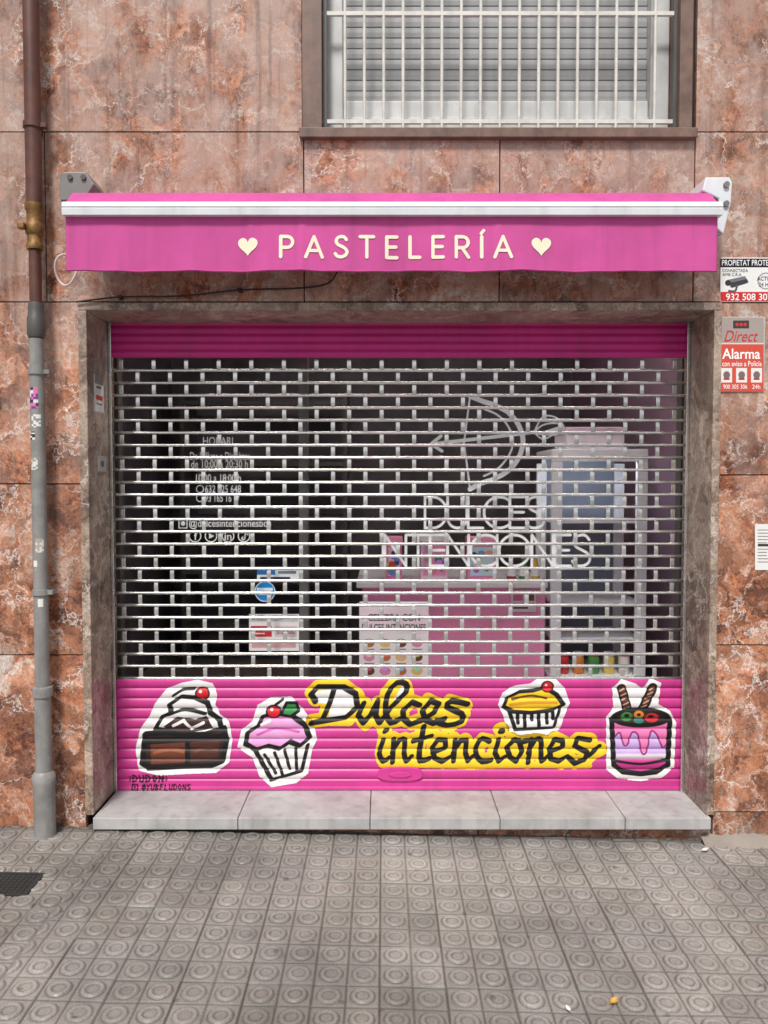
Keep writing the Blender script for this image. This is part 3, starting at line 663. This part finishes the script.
MB().lathe(PX,PY,[(.0315,gz(PX)-.01+.27),(.0315,zp(697)),(.037,zp(696)),(.038,zp(690)),(.036,zp(687)),(.028,zp(686))]).build('sleeve',M['greypipe'],dp,smooth=True)
MB().lathe(PX,PY,[(.042,gz(PX)-.02),(.041,gz(PX)+.2),(.044,gz(PX)+.215),(.044,gz(PX)+.245),(.032,gz(PX)+.2595)]).build('foot_pipe',M['greypipe'],dp,smooth=True)
for py,r in ((126,.036),(372,.033),(592,.033)):
    z=zp(py); c=MB().lathe(PX,PY,[(r-.006,z-.011),(r,z-.0105),(r,z+.0105),(r-.006,z+.011)]); c.box(PX-.008,PX+.008,PY,-.001,z-.009,z+.009); c.box(PX+r-.004,PX+r+.018,PY-.012,PY+.012,z-.008,z+.008)
    c.build('clamp',M['brownpipe'] if py<200 else M['greypipe'],dp,smooth=True)
def pipe_patch(py0,py1,a0,a1,cols,seed):
    rr=.0283; na,nz=24,26; A,Zq=np.meshgrid(np.linspace(a0,a1,na),np.linspace(zp(py0),zp(py1),nz))
    r_=np.random.default_rng(seed); c=np.zeros((nz,na,3)); bands=r_.integers(0,len(cols),(7,4))
    for i in range(nz):
        for j in range(na): c[i,j]=lin(cols[bands[i*7//nz,j*4//na]])
    gridmesh('pasted_sticker',np.stack([PX+rr*np.sin(A),PY-rr*np.cos(A),Zq],-1).reshape(-1,3),gridfaces(nz,na),M['print'],dp,c.reshape(-1,3))
pipe_patch(388,409,-.8,.5,[(230,220,230),(120,70,140),(60,50,70),(220,120,170)],1)
pipe_patch(415,428,-.5,.8,[(235,232,225),(150,150,150)],2); pipe_patch(432,440,-.9,.0,[(60,60,60),(235,232,225)],3)
pipe_patch(538,552,-.2,.9,[(225,222,215),(180,170,160)],4); pipe_patch(458,470,-.7,.3,[(220,220,214),(160,150,140)],5); pipe_patch(560,566,-.6,.0,[(235,232,225)],6); pipe_patch(598,606,0,.7,[(235,232,225)],7)

# ------------------------------------------------------------------ wall signs
YP=-.006
sg=thing('security_sign','white security sign with black heading and red phone number strip','sign',(X(759,0,280),0,zz(302)))
a0,a1=X(720,0,280),X(788,0,280); MB().box(a0,a1,YP+.0005,-.001,zz(302),zz(258)).build('panel',M['whitep'],sg,bevel=.001)
pt=Paint(720.5,258.5,787.5,301,4,(238,238,236)); pt.rect(717,258,802,267.5,(20,18,20)); pt.rect(717,292,802,302,(206,44,40))
pt.poly([(727,280),(745,276),(749,282),(731,288)],(120,120,124)); pt.poly([(729,283),(747,279),(748,283),(732,288)],(60,60,64)); pt.stroke([(737,286),(735,291),(729,291)],2.2,(90,90,94)); pt.ell(728,283,3,3,(50,50,54))
pt.ell(766,281,8.5,8.5,(150,150,152)); pt.ell(766,281,7.2,7.2,(236,236,236))
pt.mesh('printed_face',M['print'],sg,flat(YP-.0005))
texts('heading',[('PROPIETAT PROTEGIDA',(722,259.8,782,265.6),{'off':.006})],M['whitep'],sg,flat(YP-.0014))
texts('phone_number',[('932 508 307',(726,293.5,772,300.3),{'off':.010})],M['whitep'],sg,flat(YP-.0014))
texts('small_print',[('CONNECTADA',(722.5,269,748,272)),('AMB C.R.A.',(722.5,273,742,276)),('ACTIVADA',(757,276.5,782,280.5),{'off':.006}),('24 HORES',(759,282.5,780,286.5))],M['black'],sg,flat(YP-.0014))
al=thing('alarm_sign','grey and salmon red alarm sign fixed below the security sign','sign',(X(740,0,355),0,zz(392)))
SH=2.2
MB().box(X(717+SH,0,355),X(762+SH,0,355),YP+.0005,-.001,zz(392),zz(317)).build('panel',M['alu'],al,bevel=.002)
pt=Paint(717.5,317.6,761.6,391.4,4,(170,158,152))
pt.rect(717,344,763,392,(214,84,66))
pt.rect(717,343,763,344.2,(230,214,208)); pt.rect(731,320.5,747,328.5,(64,58,58))
for q_ in (735,739,743): pt.ell(q_,324.5,1.7,1.7,(214,50,48))
for q_ in (724.5,739.5,754.5):
    pt.rect(q_-5.5,368,q_+5.5,382.5,(240,232,228)); pt.ell(q_,375,3.4,3.8,(120,110,110)); pt.rect(q_-3,378,q_+3,380,(170,60,50))
fsh=lambda y:(lambda a,b_:flat(y)(a+SH,b_))
pt.mesh('printed_face',M['print'],al,fsh(YP-.0005))
texts('script_word',[('Direct',(722,330.5,756,341.5),{'shear':.35,'off':.0})],M['red'],al,fsh(YP-.0014))
texts('lettering',[('Alarma',(720,348.5,758,359),{'off':.014}),('con aviso a Policía',(720,361,759.5,366.3),{'off':.006}),('900 305 306',(721,384.5,745,388.8)),('24h',(750,384.5,758,388.8))],M['whitep'],al,fsh(YP-.0014))
pa=thing('paper_notice','white paper notice taped to the marble at the right edge','notice',(X(766,0,547),0,zz(570)))
pt=Paint(755,524,779,570,3,(236,234,230)); rr=np.random.default_rng(5)
for y in np.arange(530,564,3.2):
    pt.stroke([(758,y),(758+rr.uniform(8,17),y)],.9,(120,116,116),smooth=False)
pt.rect(758,544,772,546.5,(60,58,60))
def pcurl(px,py): x,z=P(px,py,-.003); return x,-.003-.004*((px-755)/24)**2*(1+.4*np.sin(py*.2)),z
pt.mesh('sheet',M['print'],pa,pcurl)
def reveal_card(name,label,y0,y1,z0_,z1_,paintf,cat):
    o=thing(name,label,cat,(XL,(y0+y1)/2,z0_)); n=40; nz=80
    Yg,Zg=np.meshgrid(np.linspace(y0,y1,n),np.linspace(z1_,z0_,nz)); u=(Yg-y0)/(y1-y0); v=(z1_-Zg)/(z1_-z0_); c=paintf(u,v)
    MB().box(XL+.0002,XL+.002,y0,y1,z0_,z1_).build('backing',M['whitep'],o)
    gridmesh('printed_face',np.stack([np.full(Yg.shape,XL+.0028),Yg,Zg],-1).reshape(-1,3),gridfaces(nz,n),M['print'],o,c.reshape(-1,3))
def f1(u,v):
    c=np.ones(u.shape+(3,))*lin((232,230,228)); c[(v<.25)]=lin((150,146,146)); c[(v>.55)&(v<.68)&(u>.15)&(u<.85)]=lin((206,60,56)); c[(v>.3)&(v<.36)&(u>.2)&(u<.7)]=lin((90,86,86)); c[(v>.76)&(v<.8)&(u>.2)&(u<.8)]=lin((90,86,86)); return c
reveal_card('sticker','narrow white and red sticker on the left marble jamb',.06,.16,1.72,1.87,f1,'sticker')
def f2(u,v): c=np.ones(u.shape+(3,))*lin((176,176,176)); c[(np.hypot(u-.5,v-.5)<.22)]=lin((90,90,92)); return c
reveal_card('switch_plate','small grey key switch plate on the left marble jamb',.09,.18,1.475,1.54,f2,'switch')

# ------------------------------------------------------------------ stickers on the glass
YT=YG-.035
s1=thing('sticker','white and blue rectangular card stuck inside the glass','sticker',(X(278,YT),YT,Z(582,YT)))
pt=Paint(257,568,299,582,3,(232,236,240)); pt.rect(257,568,275,575,(40,120,190)); pt.rect(278,571,296,574,(120,130,140)); pt.rect(260,577,290,579.5,(60,60,70)); pt.mesh('card',M['print'],s1,flat(YT))
s2=thing('sticker','round bright blue sticker on the glass above the red card','sticker',(X(265,YT),YT,Z(602,YT)))
pt=Paint(253,579,277,604,3); pt.ell(265,591.5,10.5,10.5,(240,244,248)); pt.ell(265,591.5,9.5,9.5,(28,140,214)); pt.rect(257,588,273,591,(235,244,250)); pt.rect(259,593,271,595,(235,244,250)); pt.mesh('disc',M['print'],s2,flat(YT-.001))
s3=thing('sticker','white notice with red blocks stuck low on the glass','sticker',(X(274,YT),YT,Z(651,YT)))
pt=Paint(249,614,299,651,3,(238,236,234)); pt.rect(250,615,298,622,(210,210,210)); pt.rect(251,626,272,637,(206,50,56)); pt.rect(275,626,297,637,(226,200,200)); pt.rect(252,640,296,648,(222,170,174)); pt.rect(254,629,269,630.5,(240,230,230)); pt.rect(254,633,265,634.2,(240,230,230)); pt.mesh('card',M['print'],s3,flat(YT))
texts('lettering',[('ATENCIÓ CLIENT',(252,616,284,620.5)),('SI US PLAU',(277,629,295,634))],M['black'],s3,flat(YT-.001))

# ------------------------------------------------------------------ inside the shop
lt_=thing('added_tube_lamp','added unseen fill tube under the shop ceiling behind the window','lamp',(.25,.62,2.40))  # tube added out of view to light the room
MB().box(-.95,1.35,.585,.655,2.45,2.4995).build('housing',M['white_metal'],lt_,bevel=.003)
MB().prism([(.62+.018*math.cos(a),2.43+.018*math.sin(a)) for a in np.linspace(0,2*math.pi,13)[:-1]],-.93,1.33,'x').build('tube',M['tube'],lt_,smooth=True)
YC=.95; cx0,cx1=X(362,YC),X(547,YC); zc=Z(588,YC)
ct=thing('counter','pink shop counter with white top seen through the lattice','counter',((cx0+cx1)/2,YC+.25,z0))
MB().box(cx0,cx1,YC+.02,YC+.55,z0,zc).build('body',M['counter'],ct,bevel=.004)
MB().box(cx0-.03,cx1+.005,YC-.02,YC+.58,zc+.001,zc+.035).build('countertop',M['top'],ct,bevel=.006)
MB().box(cx0,cx1,YC+.012,YC+.0195,z0+.002,z0+.09).build('plinth',M['top'],ct)
zt=zc+.035
def card_box(px0,px1,py,label,colr,accent,seed,Y):
    a,b_=X(px0,Y),X(px1,Y); zt2=Z(py,Y); o=thing('gift_box',label,'box',((a+b_)/2,Y,zt))
    MB().box(a,b_,Y,Y+.09,zt+.001,zt2).build('carton',pm('carton_'+label.split()[0],colr,.5),o,bevel=.003)
    MB().box(a-.004,b_+.004,Y-.004,Y+.094,zt2-.03,zt2+.006).build('lid',M['lidw'] if seed==2 else M['counter'],o,bevel=.003)
    pt=Paint(px0+1,py+7,px1-1,578,3); r_=np.random.default_rng(seed); pt.rect(px0+2,py+9,px1-2,576,accent)
    for _ in range(14): pt.ell(r_.uniform(px0+4,px1-4),r_.uniform(py+11,574),r_.uniform(1.5,4),r_.uniform(1.5,4),tuple(r_.integers(40,250,3)))
    pt.mesh('printed_front',M['print'],o,flat(Y-.002))
card_box(386,402,538,'rosy gift box standing at the left end of the counter',(240,120,170),(250,200,220),1,YC+.06)
card_box(421,448,536,'white lidded gift box standing second along the counter',(244,214,230),(240,150,190),2,YC+.06)
card_box(468,496,538,'pink gift box nearest the bottles on the counter',(244,150,190),(200,230,240),3,YC+.06)
for px,cc,lab in ((512,(170,70,50),'brown glass bottle beside the gift boxes on the counter'),(524,(70,130,70),'green glass bottle in the middle of the counter bottles'),(536,(220,180,70),'amber glass bottle at the right end of the counter')):
    y=YC+.10; x=X(px,y); o=thing('bottle',lab,'bottle',(x,y,zt),None)
    MB().lathe(x,y,[(.022,zt+.001),(.025,zt+.006),(.025,zt+.065),(.012,zt+.088),(.011,zt+.112)],16).build('glass_body',pm('bottle_'+lab[:5],cc,.15),o,smooth=True)
    MB().lathe(x,y,[(.0135,zt+.1125),(.0135,zt+.128)],14).build('cap',M['lidw'],o,smooth=True)
    MB().lathe(x,y,[(.0256,zt+.018),(.0256,zt+.054)],16).build('paper_label',M['lidw'],o,smooth=True)
o=thing('price_card','small patterned card hanging on the counter front','card',(X(523,YC),YC,Z(612,YC)))
pt=Paint(511,590,536,612,3,(240,225,232)); pt.rect(513,592,523,601,(226,110,160)); pt.rect(525,592,534,601,(120,90,70)); pt.rect(513,603,534,605,(90,80,80)); pt.rect(513,607,528,609,(90,80,80)); pt.mesh('face',M['print'],o,flat(YC+.008))
# poster stand
YB=.60; bo=thing('poster_stand','white standing poster with rows of small cake pictures','poster',(X(395,YB),YB,z0))
MB().box(X(359,YB),X(429,YB),YB,YB+.012,z0+.05,Z(602,YB)).build('panel',M['lidw'],bo,bevel=.002)
for a,b_ in ((362,366),(422,426)): MB().box(X(a,YB),X(b_,YB),YB+.001,YB+.25,z0,z0+.049).build('leg',M['darkgrey'],bo)
pt=Paint(360,603,428,712,3,(246,243,243)); pt.rect(360,603,428,634,(250,228,236)); r_=np.random.default_rng(9)
for j,y in enumerate((643,657,671,685,699)):
    for i,x in enumerate((368,384,400,416)):
        pt.ell(x+1,y,5.6,4.4,[(196,120,70),(230,150,180),(120,70,50),(236,200,120)][(i*3+j)%4]); pt.ell(x+1,y-2,3,2,tuple(r_.integers(120,250,3))); pt.rect(x-4,y+5.8,x+6,y+7,(120,110,110))
pt.mesh('printed_face',M['print'],bo,flat(YB-.002))
texts('lettering',[('CELEBRA CON',(368,614,420,621),{'off':.012}),('DULCES INTENCIONES',(362,624,426,631),{'off':.012})],M['black'],bo,flat(YB-.003))
# display fridge
YF=.92; fx0,fx1=X(552,YF),X(648,YF); zf1=Z(449,YF); zb=Z(672,YF+.1); fy1=YF+.42
fd=thing('display_fridge','tall white glass display fridge at the right of the shop','fridge',((fx0+fx1)/2,YF+.2,z0))
MB().box(fx0,fx1,YF,fy1,z0,zb).build('base',M['fridge'],fd,bevel=.006)
MB().box(fx0,fx1,YF+.021,fy1,zf1-.03,zf1).box(fx0,fx1,YF,YF+.02,zf1-.065,zf1).build('canopy',M['fridge'],fd,bevel=.004)
for a in (fx0,fx1-.055):
    for b_ in (YF,fy1-.03): MB().box(a,a+.055,b_,b_+.03,zb+.001,zf1-.066).build('post',M['fridge'],fd,bevel=.003)
MB().box(fx0+.056,fx1-.056,fy1-.012,fy1-.004,zb+.001,zf1-.031).build('back_panel',M['fridgeback'],fd)
MB().box(fx0+.06,fx1-.06,YF+.035,YF+.06,zf1-.045,zf1-.0315).build('added_lamp_tube',M['lamp'],fd,bevel=.004)  # added light source inside the fridge, tucked behind the canopy lip
for py in (520,600,636): z=Z(py,YF+.1); MB().box(fx0+.012,fx1-.012,YF+.035,fy1-.035,z-.014,z).build('shelf',M['fridge'],fd,bevel=.001)
names=['red','orange','green','yellow','white']; cols=[(210,60,60),(236,140,60),(80,160,90),(240,212,100),(240,236,230)]
for i,(nm,cc) in enumerate(zip(names,cols)):
    x=fx0+.085+i*.081; y=YF+.08; o=thing('jar','lidded jar with %s contents on the bottom shelf of the fridge'%nm,'jar',(x,y,zb))
    MB().lathe(x,y,[(.026,zb+.001),(.03,zb+.006),(.03,zb+.085),(.025,zb+.095)],16).build('body',pm('jar_'+nm,cc,.2),o,smooth=True)
    MB().lathe(x,y,[(.028,zb+.0955),(.028,zb+.113)],16).build('lid',M['lidw'] if i%2 else M['red'],o,smooth=True)
bx=thing('cake_box','pale pink cake box lying on top of the fridge','box',((fx0+fx1)/2,YF+.15,zf1))
a,b_=X(566,YF+.05),X(624,YF+.05); zk=Z(427,YF+.05)
MB().box(a,b_,YF+.05,YF+.33,zf1+.001,zk-.035).build('carton',M['palebox'],bx,bevel=.004); MB().box(a-.006,b_+.006,YF+.044,YF+.336,zk-.034,zk).build('lid',M['inpink'],bx,bevel=.004)
# shelf on the left
sf=thing('shelf_unit','dark shelving unit deep inside the shop on the left','shelf',(-.9,2.9,z0))
for x in (-1.5,-.3): MB().box(x,x+.03,2.6,3.0,z0,2.1).build('upright',M['darkgrey'],sf)
for z in (.35,.75,1.15,1.55,2.0): MB().box(-1.469,-.301,2.6,3.0,z,z+.03).build('board',M['darkgrey'],sf)

# ------------------------------------------------------------------ pavement bits
x,y=CVX-.012,CVY; cv=thing('utility_cover','small dark iron cover set in the pavement at the left','utility cover',(x,y,gz(x)))
cz=gz(x)
fr_=MB()
for a,b_,c_,d_ in ((-.088,.088,-.076,-.066),(-.088,.088,.066,.076),(-.088,-.078,-.0655,.0655),(.078,.088,-.0655,.0655)): fr_.box(x+a,x+b_,y+c_,y+d_,cz-.012,cz+.003)
fr_.build('frame',M['iron'],cv)
lid=MB().box(x-.076,x+.076,y-.064,y+.064,cz-.010,cz-.0005)
for i in range(8):
    for j in range(7): lid.box(x-.071+i*.018,x-.071+i*.018+.011,y-.060+j*.0175,y-.060+j*.0175+.011,cz-.0005,cz+.002)
lid.build('lid',M['iron'],cv); cv.rotation_euler=(0,math.atan(.022),0)
def leaf(px,py,s,rot,mat,label,name,cat):
    x,y=G(px,py); o=thing(name,label,cat,(x,y,gz(x)+.004)); n=9; V=[];
    for i in range(n):
        t=i/(n-1); wv=s*.32*math.sin(math.pi*t)**.8+.0004; u=(t-.5)*s
        for k in (-1,0,1): V.append((x+u*math.cos(rot)-k*wv*math.sin(rot),y+u*math.sin(rot)+k*wv*math.cos(rot),gz(x)+.0055+.004*abs(k)+.006*t*t))
    b2=MB(); b2.add(V,[(i*3+k,i*3+k+1,(i+1)*3+k+1,(i+1)*3+k) for i in range(n-1) for k in (0,1)]); b2.build('blade',mat,o,smooth=True)
    MB().tube([(x-(.5*s)*math.cos(rot),y-.5*s*math.sin(rot),gz(x)+.006),(x-.8*s*math.cos(rot+.1),y-.8*s*math.sin(rot+.1),gz(x)+.009)],.0007,5).build('stalk',mat,o)
leaf(614,1004,.03,.6,M['leaf'],'curled yellow leaf on the pavement near the bottom right','leaf','leaf')
leaf(568,1012,.018,2.1,M['litter'],'tiny pale scrap on the pavement just left of the yellow leaf','litter','litter')
leaf(705,852,.03,.3,M['litter'],'pale scrap of litter on the pavement by the right end of the sill','litter','litter')
# mortar patch at right base
mp_=MB(); r_=np.random.default_rng(3); x0,x1=X(700,0,840),X(800,0,840); n=24; V=[]
for i in range(n):
    t=i/(n-1); x=x0+(x1-x0)*t; hgt=.028+.016*r_.random()-.02*abs(t-.4); V+=[(x,-.001,gz(x)-.01),(x,-.001,gz(x)+max(.012,hgt)),(x,-.02-.015*r_.random(),gz(x)+.012+.006*r_.random()),(x,-.05-.03*r_.random(),gz(x)-.004)]
mp_.add(V,[(i*4+k,i*4+k+1,(i+1)*4+k+1,(i+1)*4+k) for i in range(n-1) for k in range(3)]); mp_.build('mortar_fillet',M['mortar'],bld,smooth=True)
